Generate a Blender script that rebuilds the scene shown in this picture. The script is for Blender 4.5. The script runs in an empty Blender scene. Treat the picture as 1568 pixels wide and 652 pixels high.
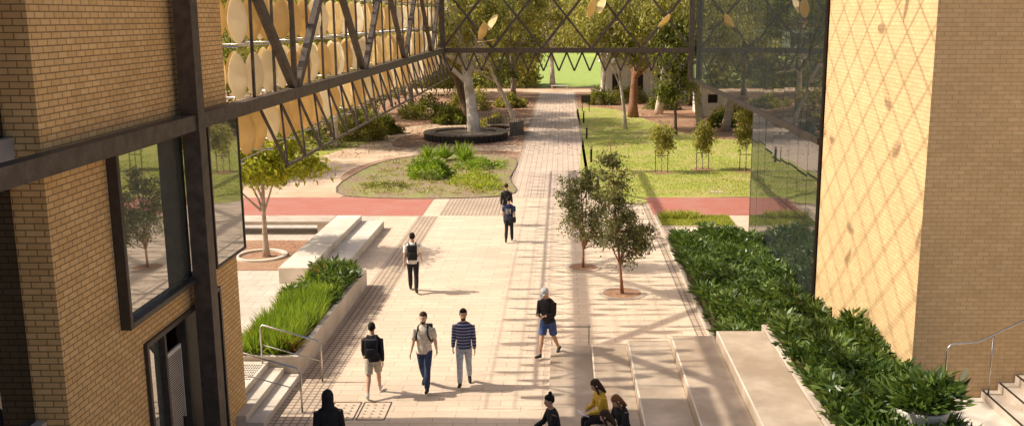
import bpy, bmesh, math, random
import numpy as np
from mathutils import Vector, Matrix
from mathutils.bvhtree import BVHTree
random.seed(7); rng=np.random.default_rng(7)
S=bpy.context.scene
COL=S.collection
# ------------------------------------------------------------------ materials
def newmat(name):
    m=bpy.data.materials.new(name); m.use_nodes=True
    nt=m.node_tree; b=nt.nodes['Principled BSDF']; return m,nt,b
def N(nt,t,**k):
    n=nt.nodes.new(t)
    for a,v in k.items():
        if a in n.inputs: n.inputs[a].default_value=v
        else: setattr(n,a,v)
    return n
def c4(c): return (c[0],c[1],c[2],1)
def pos(nt): return N(nt,'ShaderNodeNewGeometry').outputs['Position']
def noise(nt,vec,scale,detail=6,rough=.6):
    n=N(nt,'ShaderNodeTexNoise'); n.inputs['Scale'].default_value=scale; n.inputs['Detail'].default_value=detail
    n.inputs['Roughness'].default_value=rough; nt.links.new(vec,n.inputs['Vector']); return n.outputs['Fac']
def ramp(nt,fac,stops):
    r=N(nt,'ShaderNodeValToRGB'); e=r.color_ramp.elements
    while len(e)<len(stops): e.new(.5)
    for i,(p,c) in enumerate(stops): e[i].position=p; e[i].color=c4(c)
    nt.links.new(fac,r.inputs['Fac']); return r.outputs['Color']
def mix(nt,a,b,fac,mode='MIX'):
    m=N(nt,'ShaderNodeMix',data_type='RGBA',blend_type=mode)
    for s,i in ((a,6),(b,7)):
        if isinstance(s,tuple): m.inputs[i].default_value=c4(s)
        else: nt.links.new(s,m.inputs[i])
    if isinstance(fac,(int,float)): m.inputs[0].default_value=fac
    else: nt.links.new(fac,m.inputs[0])
    return m.outputs[2]
def bump(nt,b,h,strength=.3,dist=.02):
    n=N(nt,'ShaderNodeBump'); n.inputs['Strength'].default_value=strength; n.inputs['Distance'].default_value=dist
    nt.links.new(h,n.inputs['Height']); nt.links.new(n.outputs['Normal'],b.inputs['Normal'])
def nmat(name,c1,c2,scale=4,rough=.8,bs=.2,bd=.01,metal=0,c3=None,s3=.3,lo=.35,hi=.65,local=False,trans=0):
    m,nt,b=newmat(name)
    v=N(nt,'ShaderNodeTexCoord').outputs['Object'] if local else pos(nt)
    f=noise(nt,v,scale,4); c=ramp(nt,f,[(lo,c1),(hi,c2)])
    if c3 is not None:
        g=noise(nt,v,s3,4); gg=ramp(nt,g,[(.42,(0,0,0)),(.62,(1,1,1))]); c=mix(nt,c,c3,gg)
    nt.links.new(c,b.inputs['Base Color']); b.inputs['Roughness'].default_value=rough; b.inputs['Metallic'].default_value=metal
    b.inputs['Specular IOR Level'].default_value=.3
    if bs: bump(nt,b,f,bs,bd)
    if trans:
        tr=N(nt,'ShaderNodeBsdfTranslucent'); nt.links.new(c,tr.inputs['Color'])
        ms=N(nt,'ShaderNodeMixShader'); ms.inputs[0].default_value=trans
        nt.links.new(b.outputs[0],ms.inputs[1]); nt.links.new(tr.outputs[0],ms.inputs[2])
        nt.links.new(ms.outputs[0],nt.nodes['Material Output'].inputs['Surface'])
    return m
def brickmat(name,c1,c2,mort,bw,bh,ms,wall=False,rough=.85,stain=.25,off=.5,bs=.4,rot=False,freq=2,s1=.6):
    m,nt,b=newmat(name); p=pos(nt)
    s=N(nt,'ShaderNodeSeparateXYZ'); nt.links.new(p,s.inputs[0]); c=N(nt,'ShaderNodeCombineXYZ')
    if wall:
        a=N(nt,'ShaderNodeMath',operation='ADD'); nt.links.new(s.outputs[0],a.inputs[0]); nt.links.new(s.outputs[1],a.inputs[1])
        nt.links.new(a.outputs[0],c.inputs[0]); nt.links.new(s.outputs[2],c.inputs[1])
    elif rot:
        nt.links.new(s.outputs[1],c.inputs[0]); nt.links.new(s.outputs[0],c.inputs[1])
    else:
        nt.links.new(s.outputs[0],c.inputs[0]); nt.links.new(s.outputs[1],c.inputs[1])
    t=N(nt,'ShaderNodeTexBrick',offset=off,offset_frequency=freq)
    t.inputs['Scale'].default_value=1; t.inputs['Brick Width'].default_value=bw; t.inputs['Row Height'].default_value=bh
    t.inputs['Mortar Size'].default_value=ms; t.inputs['Mortar Smooth'].default_value=.2; t.inputs['Bias'].default_value=0
    t.inputs['Color1'].default_value=c4(c1); t.inputs['Color2'].default_value=c4(c2); t.inputs['Mortar'].default_value=c4(mort)
    nt.links.new(c.outputs[0],t.inputs['Vector'])
    n1=noise(nt,p,s1,5); n2=noise(nt,p,9,4)
    k=ramp(nt,n1,[(.35,(1-stain,)*3),(.65,(1,1,1))]); k2=ramp(nt,n2,[(.3,(.88,)*3),(.7,(1.0,)*3)])
    col=mix(nt,t.outputs['Color'],k,1.0,'MULTIPLY'); col=mix(nt,col,k2,1.0,'MULTIPLY')
    nt.links.new(col,b.inputs['Base Color']); b.inputs['Roughness'].default_value=rough; b.inputs['Specular IOR Level'].default_value=.25
    inv=N(nt,'ShaderNodeMath',operation='MULTIPLY_ADD'); nt.links.new(t.outputs['Fac'],inv.inputs[0]); inv.inputs[1].default_value=-1; nt.links.new(n2,inv.inputs[2])
    bump(nt,b,inv.outputs[0],bs,.008)
    return m
def leafmat(name,cd,cm,cl,trans=.35,rough=.5):
    m,nt,b=newmat(name)
    g=N(nt,'ShaderNodeNewGeometry'); n=noise(nt,g.outputs['Position'],.9,2)
    a=N(nt,'ShaderNodeMath',operation='MULTIPLY_ADD'); nt.links.new(g.outputs['Random Per Island'],a.inputs[0]); a.inputs[1].default_value=.55
    a2=N(nt,'ShaderNodeMath',operation='MULTIPLY'); nt.links.new(n,a2.inputs[0]); a2.inputs[1].default_value=.5; nt.links.new(a2.outputs[0],a.inputs[2])
    c=ramp(nt,a.outputs[0],[(.2,cd),(.5,cm),(.85,cl)])
    nt.links.new(c,b.inputs['Base Color']); b.inputs['Roughness'].default_value=rough; b.inputs['Specular IOR Level'].default_value=.35
    tr=N(nt,'ShaderNodeBsdfTranslucent'); nt.links.new(mix(nt,c,(1.6,1.5,.7),1.0,'MULTIPLY'),tr.inputs['Color'])
    ms=N(nt,'ShaderNodeMixShader'); ms.inputs[0].default_value=trans
    nt.links.new(b.outputs[0],ms.inputs[1]); nt.links.new(tr.outputs[0],ms.inputs[2])
    nt.links.new(ms.outputs[0],nt.nodes['Material Output'].inputs['Surface'])
    return m
def flat(name,c,rough=.6,metal=0,spec=.4):
    return nmat(name,tuple(x*.88 for x in c),tuple(min(1,x*1.08) for x in c),14,rough,.08,.004,metal,local=True)

M_brick=brickmat('tan_brick',(.88,.60,.28),(.76,.49,.21),(.33,.20,.09),.245,.086,.009,wall=True,stain=.12)
M_brickR=brickmat('tan_brick_sunny',(.74,.52,.28),(.66,.45,.23),(.50,.335,.17),.245,.086,.007,wall=True,stain=.1)
M_pave=brickmat('pale_paving',(.78,.62,.47),(.69,.54,.405),(.49,.36,.26),.9,.3,.009,stain=.12,bs=.15,s1=.35)
M_path=brickmat('path_paving',(.72,.57,.45),(.63,.49,.39),(.43,.32,.25),.3,.3,.02,stain=.15,bs=.2,off=0)
M_setts=brickmat('small_setts',(.66,.52,.40),(.57,.44,.335),(.29,.22,.16),.16,.16,.022,stain=.15,bs=.4,off=0)
M_grey=brickmat('courtyard_paving',(.64,.56,.47),(.57,.49,.41),(.40,.34,.28),.6,.6,.012,stain=.15,bs=.2)
M_red=nmat('red_asphalt',(.38,.13,.095),(.47,.18,.135),30,.9,.3,.01,c3=(.43,.19,.15),s3=.8)
M_conc=nmat('concrete',(.50,.42,.34),(.60,.52,.43),3,.7,.1,.005,c3=(.44,.36,.29),s3=.9)
M_concL=nmat('light_concrete',(.66,.59,.50),(.76,.68,.58),2.5,.7,.1,.005,c3=(.58,.51,.42),s3=.8)
M_terr=nmat('polished_concrete',(.44,.35,.26),(.57,.46,.35),1.6,.42,.05,.003,c3=(.37,.28,.20),s3=.7)
M_mulch=nmat('mulch',(.20,.10,.06),(.44,.24,.15),9,.95,.9,.05,c3=(.38,.24,.15),s3=.35)
M_bedm=nmat('bed_mulch',(.18,.13,.08),(.38,.28,.17),7,.95,.9,.06,c3=(.27,.26,.09),s3=.8)
M_gravel=nmat('gravel',(.58,.42,.29),(.68,.52,.37),12,.95,.4,.02,c3=(.50,.34,.22),s3=.5)
M_grass=nmat('lawn_grass',(.26,.29,.05),(.38,.41,.085),6,.9,.7,.05,c3=(.42,.37,.13),s3=.45)
M_oval=nmat('oval_grass',(.26,.34,.07),(.34,.42,.11),1,.9,.3,.05)
M_dark=nmat('dark_steel',(.022,.017,.014),(.035,.027,.022),6,.55,.05,.003)
M_rust=nmat('weathered_steel',(.065,.050,.040),(.115,.088,.068),5,.55,.1,.004)
M_frame=nmat('bronze_frame',(.05,.04,.032),(.07,.055,.045),8,.45,.03,.002)
M_steel=nmat('stainless_steel',(.55,.52,.48),(.62,.6,.56),8,.25,.02,.001,metal=1)
M_gold=nmat('gold_disc',(.78,.58,.25),(.88,.70,.36),2,.5,.03,.003,trans=.38)
M_cream=nmat('cream_disc',(.88,.78,.55),(.93,.84,.64),2,.5,.03,.003,trans=.38)
M_white=nmat('white_paint',(.70,.66,.58),(.80,.76,.68),3,.6,.05,.003)
M_wood=nmat('timber',(.14,.11,.08),(.25,.20,.15),6,.7,.2,.01)
M_orange=nmat('orange_timber',(.48,.19,.06),(.58,.25,.08),6,.6,.1,.005)
M_roof=nmat('terracotta_roof',(.42,.20,.11),(.55,.28,.16),6,.8,.2,.02)
M_barkw=nmat('white_gum_bark',(.68,.59,.50),(.85,.78,.69),3,.8,.4,.03,c3=(.50,.39,.30),s3=1.2)
M_barkd=nmat('dark_bark',(.09,.06,.04),(.20,.13,.09),8,.9,.8,.03)
M_barkr=nmat('red_bark',(.22,.10,.06),(.36,.18,.11),8,.9,.6,.02)
M_barkg=nmat('grey_bark',(.32,.25,.19),(.50,.40,.32),8,.9,.6,.02)
L_gum=leafmat('gum_leaves',(.11,.12,.03),(.27,.26,.07),(.54,.50,.17),.45)
L_gumd=leafmat('dark_leaves',(.06,.08,.02),(.15,.17,.04),(.32,.33,.09),.45)
L_yel=leafmat('yellow_green_leaves',(.16,.20,.02),(.32,.36,.035),(.52,.50,.07),.45)
L_plaza=leafmat('olive_leaves',(.045,.06,.025),(.13,.14,.055),(.30,.29,.13),.35)
L_bed=leafmat('glossy_leaves',(.025,.055,.012),(.07,.12,.022),(.19,.26,.06),.25,.35)
L_grass=leafmat('tuft_grass',(.08,.15,.012),(.20,.31,.03),(.38,.46,.07),.35)
L_lime=leafmat('lime_groundcover',(.20,.26,.02),(.34,.40,.05),(.48,.50,.09))
L_red=leafmat('cordyline_leaves',(.10,.02,.015),(.22,.09,.03),(.26,.28,.05))
L_lawn=leafmat('grass_blades',(.22,.25,.03),(.34,.37,.06),(.48,.48,.12))
def glassmat(name,base,ior,rough=.015,s=.02):
    m,nt,b=newmat(name); p=pos(nt)
    n=noise(nt,p,.35,2); nt.links.new(ramp(nt,n,[(.3,base),(.7,tuple(x*1.6 for x in base))]),b.inputs['Base Color'])
    b.inputs['Roughness'].default_value=rough; b.inputs['IOR'].default_value=ior
    bump(nt,b,n,s,.05); return m
M_glass=glassmat('reflective_glass',(.02,.024,.023),4.0)
M_glassL=glassmat('clear_glass',(.09,.10,.085),5.0)
M_glassD=glassmat('dark_glass',(.01,.011,.012),1.7)
# ------------------------------------------------------------------ mesh helpers
def empty(name,loc=(0,0,0)):
    e=bpy.data.objects.new(name,None); e.location=loc; COL.objects.link(e); e.empty_display_size=.1; return e
class MB:
    def __init__(s): s.v=[];s.f=[];s.m=[]
    def add(s,v,f,mi=0):
        o=len(s.v); s.v+= [tuple(x) for x in v]; s.f+=[tuple(i+o for i in q) for q in f]; s.m+=[mi]*len(f)
    def box(s,x0,x1,y0,y1,z0,z1,mi=0):
        v=[(x,y,z) for x in (x0,x1) for y in (y0,y1) for z in (z0,z1)]
        s.add(v,[(0,1,3,2),(4,6,7,5),(0,4,5,1),(2,3,7,6),(0,2,6,4),(1,5,7,3)],mi)
    def beam(s,a,b,w,h,mi=0):
        a=Vector(a);b=Vector(b);d=(b-a).normalized()
        up=Vector((0,0,1)) if abs(d.z)<.95 else Vector((0,1,0))
        r=d.cross(up).normalized(); u=r.cross(d)
        v=[]
        for p in (a,b):
            for i,j in ((-1,-1),(1,-1),(1,1),(-1,1)): v.append(p+r*w/2*i+u*h/2*j)
        s.add(v,[(0,1,2,3),(7,6,5,4),(0,4,5,1),(1,5,6,2),(2,6,7,3),(3,7,4,0)],mi)
    def tube(s,pts,rad,n=8,mi=0,flat=1.0,cap=True,up=None):
        pts=[Vector(p) for p in pts]; L=len(pts); v=[];ref=None
        for i,p in enumerate(pts):
            d=(pts[min(i+1,L-1)]-pts[max(i-1,0)])
            if d.length<1e-6: d=Vector((0,0,1))
            d.normalize()
            if ref is None:
                ref=Vector(up) if up else (Vector((0,1,0)) if abs(d.y)<.8 else Vector((1,0,0)))
            r=d.cross(ref)
            if r.length<1e-4: r=d.cross(Vector((1,0,.1)))
            r.normalize(); u=r.cross(d); ref=u
            for k in range(n):
                a=2*math.pi*k/n; v.append(p+r*math.cos(a)*rad[i]+u*math.sin(a)*rad[i]*flat)
        f=[]
        for i in range(L-1):
            for k in range(n):
                k2=(k+1)%n; f.append((i*n+k,i*n+k2,(i+1)*n+k2,(i+1)*n+k))
        if cap: f.append(tuple(range(n))[::-1]); f.append(tuple((L-1)*n+k for k in range(n)))
        s.add(v,f,mi)
    def rings(s,R,n=16,mi=0):
        v=[];f=[]
        for (z,rx,ry,yo) in R:
            for k in range(n):
                a=2*math.pi*k/n; v.append((rx*math.cos(a),yo+ry*math.sin(a),z))
        for i in range(len(R)-1):
            for k in range(n):
                k2=(k+1)%n; f.append((i*n+k,i*n+k2,(i+1)*n+k2,(i+1)*n+k))
        f.append(tuple(range(n))[::-1]); f.append(tuple((len(R)-1)*n+k for k in range(n)))
        s.add(v,f,mi)
    def poly(s,pts,z,mi=0):
        s.add([(x,y,z) for x,y in pts],[tuple(range(len(pts)))],mi)
    def build(s,name,mats,parent=None,smooth=False,bevel=0):
        me=bpy.data.meshes.new(name); me.from_pydata(s.v,[],s.f)
        for m in mats: me.materials.append(m)
        me.polygons.foreach_set('material_index',s.m)
        if smooth: me.polygons.foreach_set('use_smooth',[True]*len(s.f))
        me.update(); o=bpy.data.objects.new(name,me); COL.objects.link(o)
        if parent: o.parent=parent
        if bevel:
            b=o.modifiers.new('bevel','BEVEL'); b.width=bevel; b.segments=2; b.limit_method='ANGLE'
        return o
def leaves(name,P,A,L,W,mat,parent=None,mats=None,mi=None):
    n=len(P); A=A/np.linalg.norm(A,axis=1,keepdims=True)
    R=rng.normal(size=(n,3)); B=np.cross(A,R); B/=np.linalg.norm(B,axis=1,keepdims=True)
    C=np.cross(A,B)
    L=L[:,None];W=W[:,None]
    V=np.empty((n,4,3)); V[:,0]=P; V[:,1]=P+A*L*.45+B*W*.5+C*W*.12; V[:,2]=P+A*L-C*L*.08; V[:,3]=P+A*L*.45-B*W*.5+C*W*.12
    me=bpy.data.meshes.new(name); me.vertices.add(4*n); me.vertices.foreach_set('co',V.reshape(-1))
    me.loops.add(4*n); me.loops.foreach_set('vertex_index',np.arange(4*n,dtype=np.int32))
    me.polygons.add(n); me.polygons.foreach_set('loop_start',np.arange(0,4*n,4,dtype=np.int32)); me.polygons.foreach_set('loop_total',np.full(n,4,dtype=np.int32))
    me.materials.append(mat); me.update(calc_edges=True)
    o=bpy.data.objects.new(name,me); COL.objects.link(o)
    if parent: o.parent=parent
    return o
def tree(name,x,y,h,r0,crowns,ncl,lpc,ls,bark,leafm,lean=(0,0),clr=.5,aspect=.3,droop=.5,nl=9,fork=.35,flatz=.75,toph=.82,wig=.03):
    e=empty(name,(x,y,0)); tb=MB(); K=10; tp=[]; tr=[]
    ph=random.random()*6
    for k in range(K+1):
        t=k/K
        tp.append(Vector((lean[0]*t**1.2+h*wig*math.sin(ph+4*t)*t,lean[1]*t+h*wig*math.cos(ph+3*t)*t,h*toph*t)))
        tr.append(r0*((1-.8*t)+.35*math.exp(-t*18)))
    tb.tube(tp,tr,10)
    w=np.array([c[3]*c[4]*c[5] for c in crowns]); w=w/w.sum()
    cl=[]
    for i in range(ncl):
        c=crowns[rng.choice(len(crowns),p=w)]
        d=rng.normal(size=3); d/=np.linalg.norm(d); q=rng.uniform(.3,1)**.6
        cl.append(Vector((c[0]+d[0]*c[3]*q,c[1]+d[1]*c[4]*q,c[2]+d[2]*c[5]*q)))
    limbpts=[(p,r) for p,r in zip(tp[int(K*fork):],tr[int(K*fork):])]
    for i,c in enumerate(cl):
        if i<nl:
            cand=[j for j in range(int(K*fork),K+1) if tp[j].z<c.z+.05*h] or [int(K*fork)]
            j=random.choice(cand); a=tp[j]; ra=tr[j]*.6
        else:
            a,ra=min(limbpts,key=lambda q:(q[0]-c).length+(0 if q[0].z<c.z else .6)); ra=min(ra*.5,.05*h/6)
        mid=a.lerp(c,.5)+Vector((random.uniform(-.1,.1),random.uniform(-.1,.1),random.uniform(.0,.14)))*(c-a).length
        P=[];R=[]
        for k in range(6):
            t=k/5; p=a*(1-t)**2+mid*2*t*(1-t)+c*t*t
            P.append(p); R.append(ra*(1-t)+.006*h/6*t+.004)
            if i<nl and k>1: limbpts.append((p,R[-1]))
        tb.tube(P,R,6,cap=False)
    o=tb.build('trunk_and_limbs',[bark],e,True)
    C=np.array([list(c) for c in cl]); n=ncl*lpc
    sc=rng.uniform(.55,1.3,size=ncl)*clr
    idx=np.repeat(np.arange(ncl),lpc)
    P=C[idx]+rng.normal(size=(n,3))*sc[idx][:,None]*np.array([.6,.6,.6*flatz])
    A=rng.normal(size=(n,3)); A[:,2]-=droop*1.6
    L=ls*rng.uniform(.6,1.3,n)
    leaves('crown',P,A,L,L*aspect,leafm,e)
    return e
# ------------------------------------------------------------------ ground
def sheet(name,polys,z,mat):
    b=MB()
    for p in polys: b.poly(p,z)
    return b.build(name,[mat])
def rect(x0,x1,y0,y1): return [(x0,y0),(x1,y0),(x1,y1),(x0,y1)]
def smoothpoly(pts,n=6):
    out=[];L=len(pts)
    for i in range(L):
        p0,p1,p2,p3=[Vector(pts[(i+k-1)%L]) for k in range(4)]
        for j in range(n):
            t=j/n; out.append(tuple(.5*((2*p1)+(-p0+p2)*t+(2*p0-5*p1+4*p2-p3)*t*t+(-p0+3*p1-3*p2+p3)*t**3)))
    return out
sheet('ground',[rect(-900,900,-60,1500)],0,M_mulch)
sheet('plaza_paving',[rect(-40,30,-20,44.45)],.006,M_pave)
sheet('courtyard_paving',[rect(-40,-7.72,19.3,40.1)],.011,M_grey)
sheet('sett_band',[rect(-6.05,-5.2,18,40.1),rect(3.5,3.78,24,44.4),rect(-5.2,-2.5,40.3,44.4)],.011,M_setts)
sheet('red_path',[rect(-70,-5.9,40.2,44.4),rect(3.8,60,40.3,44.4)],.016,M_red)
sheet('brick_path',[rect(-2.45,1.2,44.45,108)],.012,M_path)
sheet('path_edging',[rect(-2.62,-2.45,44.45,108),rect(1.2,1.37,44.45,108)],.014,M_setts)
sheet('cross_path',[rect(-70,60,108,113)],.012,M_gravel)
sheet('gravel_path',[smoothpoly([(-16,44.4),(-10.3,44.4),(-11.6,51),(-10.2,57),(-5,60.3),(-2.6,60),(-2.6,62.6),(-5,63),(-10.5,62),(-11,68),(-8,73),(-2.7,76),(-2.7,80),(-9,77),(-13.5,70),(-14.5,60),(-15.5,52)])],.008,M_gravel)
sheet('lawn',[smoothpoly([(1.4,44.6),(8,44.6),(20,44.6),(45,44.6),(45,72),(20,73),(14,68),(11,66),(8.5,70),(6.6,80),(4.6,88),(1.4,89),(1.4,70)])],.014,M_grass)
sheet('lawn_strip',[rect(3.95,6.9,38.1,40.2)],.022,M_grass)
sheet('sports_oval_grass',[rect(-90,90,116,230)],.012,M_oval)
sheet('lawn_edge_left',[smoothpoly([(-15.5,53),(-14,60),(-12.5,67),(-16,67),(-20,60),(-20,52)])],.010,M_grass)
bed=[(-10.1,44.8),(-2.75,44.8),(-2.75,50),(-2.75,56.5),(-5,59),(-9.5,57),(-11,51.5)]
bed=smoothpoly(bed,5)
sheet('garden_bed_soil',[bed],.020,M_bedm)
b=MB()
for i in range(len(bed)):
    p=bed[i];q=bed[(i+1)%len(bed)]; b.beam((p[0],p[1],.02),(q[0],q[1],.02),.06,.05)
b.build('garden_bed_edging',[M_wood])
sheet('tree_bed_mulch',[rect(-14,-8.95,31.2,35.6)],.022,M_mulch)
sheet('planting_bed_soil',[rect(3.95,6.95,22.2,35.5)],.02,M_mulch)
b=MB(); b.box(3.82,3.95,22.2,35.6,0,.1); b.box(3.95,6.95,35.5,35.62,0,.1); b.build('planting_bed_kerb',[M_conc],bevel=.01)
b=MB(); b.box(3.83,3.95,38.0,40.3,0,.04); b.box(3.95,7.0,38.0,38.1,0,.04); b.build('lawn_strip_kerb',[M_conc])
def scatter_blades(name,regs,n,h,w,mat,z=0,parent=None,spread=.9):
    P=[];
    for (x0,x1,y0,y1,wt) in regs:
        k=int(n*wt); P.append(np.stack([rng.uniform(x0,x1,k),rng.uniform(y0,y1,k),np.full(k,z)],1))
    P=np.concatenate(P); A=rng.normal(size=P.shape)*spread; A[:,2]=np.abs(A[:,2])+1.2
    L=h*rng.uniform(.5,1.3,len(P)); return leaves(name,P,A,L,np.full(len(P),w),mat,parent)
scatter_blades('lawn_grass_blades',[(1.45,20,44.8,56,.7),(1.45,12,56,66,.25),(3.95,6.9,38.15,40.2,.25)],24000,.09,.03,L_lawn,.01)
scatter_blades('tall_grass_tufts',[(4.1,5.6,39.4,40.1,1)],700,.35,.03,L_lawn,.01)
# ------------------------------------------------------------------ terraces
b=MB()
zs=[.06,.25,.50,.75,1.0]; xs=[-.31,.70,1.56,2.56,3.58,4.69]; yr=[23.6,23.1,22.7,22.3,21.9]
for i in range(5): b.box(xs[i],xs[i+1]-(0 if i==4 else .003),12,yr[i],0.0,zs[i])
b.build('terraced_seating_steps',[M_terr],bevel=.015)
b=MB()
for i in range(1,5): b.box(xs[i]-.001,xs[i]+.035,12.05,yr[i]-.05,zs[i]+.0005,zs[i]+.006)
b.build('step_nosing_strips',[M_concL])
b=MB(); b.box(4.70,4.86,12,22.2,0,1.06); b.box(4.86,7.05,22.04,22.2,0,.98); b.box(4.86,7.05,12,22.04,0,.9,1); b.build('raised_planter_wall',[M_conc,M_mulch],bevel=.01)
e=empty('glass_balustrade'); b=MB()
for x in (-.28,.66): b.beam((x,23.75,0),(x,23.75,.55),.03,.03)
b.beam((-.3,23.75,.5),(.7,23.75,.5),.025,.025); b.build('posts_and_rail',[M_steel],e)
# ------------------------------------------------------------------ left planter, benches, stairs
e=empty('concrete_planter'); b=MB()
X0,X1,Y0,Y1=-7.72,-6.08,21.4,29.4; t=.14
b.box(X1-t,X1,Y0,Y1,0,.55); b.box(X0,X0+t,Y0,Y1,0,.55); b.box(X0+t,X1-t,Y0,Y0+t,0,.549); b.box(X0+t,X1-t,Y1-t,Y1,0,.549); b.box(X0+t,X1-t,Y0+t,Y1-t,0,.46,1)
b.build('planter_walls',[M_concL,M_mulch],e,bevel=.01)
e=empty('concrete_bench'); b=MB()
b.box(-14.5,-8.9,36.6,37.8,.38,.52); b.box(-14.3,-13.0,36.7,37.7,0,.38); b.box(-9.4,-8.9,36.65,37.75,0,.379)
b.build('bench_slab',[M_conc],e,bevel=.015)
e=empty('stepped_seat_wall'); b=MB()
b.box(-8.88,-7.92,29.6,37.8,0,.52); b.box(-7.915,-7.05,29.45,37.8,0,.30); b.build('seat_blocks',[M_concL],e,bevel=.015)
e=empty('tree_surround'); b=MB()
n=28
for k in range(n):
    a=2*math.pi*k/n; a2=2*math.pi*(k+1)/n
    for r1,r2,z in ((.74,.9,.09),):
        v=[(-10.5+r*math.cos(q),33.1+r*math.sin(q),zz) for q in (a,a2) for r in (r1,r2) for zz in (0,z)]
        b.add(v,[(1,3,7,5),(0,1,5,4),(2,6,7,3)])
b.build('concrete_ring',[M_concL],e)
b=MB(); b.box(-12.6,-12.1,30.2,30.7,0,.5); b.build('concrete_seat_block',[M_concL],bevel=.03)
e=empty('entry_steps'); b=MB()
for i in range(3): b.box(-9 if i==2 else -6.4-.35*(i), -6.05-.35*i-.002,18.6,21.36,0,.15*(i+1))
b.build('step_treads',[M_concL],e,bevel=.01)
b=MB()
for i in range(12):
    for j in range(9): 
        x=-7.45+.055*i;y=20.2+.11*j; b.box(x,x+.028,y,y+.05,.4505,.456)
b.build('tactile_studs',[M_dark],e)
for (yy) in (21.22,19.45):
    e=empty('handrail'); b=MB()
    b.tube([(-6.85,yy,.45),(-6.85,yy,1.3),(-6.8,yy,1.36),(-5.6,yy,1.0),(-5.5,yy,.93),(-5.5,yy,.02)],[.022]*6,8)
    b.tube([(-6.85,yy,.9),(-5.5,yy,.5)],[.014]*2,6); b.build('rail_tube',[M_steel],e,True)
e=empty('service_cover'); b=MB()
for x0 in (-4.95,-4.3):
    for (a,c,d,f) in ((x0,x0+.6,19.05,19.07),(x0,x0+.6,20.0,20.02),(x0,x0+.02,19.07,20.0),(x0+.58,x0+.6,19.07,20.0)): b.box(a,c,d,f,.007,.016)
    for i in range(5):
        for j in range(3): b.box(x0+.09+.17*j,x0+.14+.17*j,19.2+.16*i,19.215+.16*i,.007,.015)
b.build('cover_frame',[M_rust],e)
b=MB(); b.box(6.9,7.6,45.6,46.0,.01,.035); b.build('lawn_pit_cover',[M_conc])
# ------------------------------------------------------------------ left building
e=empty('brick_building'); b=MB(); XW=-6.6; XB=-7.6
TOP=9.4
def wallpanel(y0,y1,z0,z1): b.box(XB,XW,y0,y1,z0,z1)
wallpanel(12.3,14.0,0,TOP); wallpanel(14.0,19.25,6.3,TOP); wallpanel(14.0,17.55,3.15,3.6); wallpanel(17.55,19.25,3.15,3.6)
wallpanel(14.0,14.7,0,3.15); wallpanel(18.1,19.25,0,3.15)
wallpanel(17.35,17.6,3.6,6.3)
b.box(-18,-7.62,-4,19.24,0,TOP); b.build('brick_walls',[M_brick],e)
b=MB()
def frame(b,y0,y1,z0,z1,x=XW,d=.16,w=.09,mi=0):
    b.box(x-.2,x+d,y0,y0+w,z0,z1,mi); b.box(x-.2,x+d,y1-w,y1,z0,z1,mi); b.box(x-.2,x+d,y0+w,y1-w,z0,z0+w,mi); b.box(x-.2,x+d,y0+w,y1-w,z1-w,z1,mi)
frame(b,14.0,17.35,3.6,6.3); frame(b,17.62,19.3,3.6,6.3,d=.2,w=.05)
b.box(XW-.2,XW+.035,16.4,16.43,3.69,6.21)
frame(b,14.7,18.1,0,3.15,d=.06,w=.08); b.box(XW-.15,XW+.02,15.45,15.53,.08,3.07); b.box(XW-.15,XW+.02,16.35,16.42,.08,3.07)
b.build('window_frames',[M_frame],e,bevel=.006)
b=MB(); b.box(XW+.0,XW+.03,14.08,16.398,3.68,6.22); b.box(XW+.0,XW+.03,16.432,17.27,3.68,6.22); b.box(XW+.16,XW+.18,17.66,19.26,3.64,6.26); b.box(XW-.6,XW+.16,19.27,19.29,3.64,6.26); b.build('window_glass',[M_glassL],e)
b=MB(); b.box(XW-.12,XW-.08,14.78,15.45,.08,3.07); b.build('door_glass',[M_glassL],e)
b=MB(); b.box(XW-.14,XW-.1,16.42,18.02,.08,3.07,0); b.box(XW-.12,XW-.08,15.53,16.35,.08,2.6,1)
for i in range(60): b.box(XW-.079,XW-.07,15.56,16.3,.15+i*.04,.165+i*.04,2)
b.box(XW-.08,XW-.03,16.2,16.23,.9,1.3,0)
b.build('entry_doors',[M_dark,M_white,M_frame],e)
b=MB()
for y in np.arange(-2,12.3,1.45): b.box(-7.1,-6.97,y,y+.07,0,TOP)
b.box(-7.15,-6.93,-3,12.29,6.1,6.7,1); b.box(-7.15,-6.9,-3,12.29,2.2,2.9,1); b.build('curtain_wall_mullions',[M_dark,M_conc],e)
b=MB(); b.box(-7.6,-7.04,-3,12.28,0,TOP); b.build('curtain_wall_glass',[M_glassD],e)
b=MB(); b.box(-18.3,XW+.1,-4.2,19.26,TOP,TOP+.2); b.build('roof_parapet',[M_frame],e)
# ------------------------------------------------------------------ steel truss canopy
XT=-6.35; ZB=6.42; ZT=9.8; YF=52.5; XR=6.75
e=empty('steel_truss_canopy'); b=MB()
b.box(XT-.15,XT+.15,16.65,16.97,0,ZT+.2)
b.box(XT-.11,XT+.11,6,16.65,ZB-.13,ZB+.13); b.box(XT-.11,XT+.11,16.97,YF,ZB-.13,ZB+.13)
b.box(XT-.1,XT+.1,16.98,YF,ZT-.12,ZT+.12)
ys=[16.97,19.3,23.4,27.5,31.6,35.7,39.8,43.9,48.0,52.1]
for i in range(1,len(ys)-1):
    z0,z1=(ZT,ZB) if i%2 else (ZB,ZT)
    b.beam((XT,ys[i],z0),(XT,ys[i+1],z1),.15,.22)
b.beam((XT,23.4,ZB),(XT,23.4,ZT),.09,.12)
b.box(XT+.12,XR-.1,YF-.1,YF+.1,ZB-.13,ZB+.13); b.box(XT+.12,XR-.1,YF-.09,YF+.09,ZT-.1,ZT+.1)
b.box(XT-.13,XT+.12,YF-.12,YF+.12,ZB-.2,ZT+.12); b.box(XR-.1,XR+.18,YF-.12,YF+.12,4.9,ZT+.12)
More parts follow.
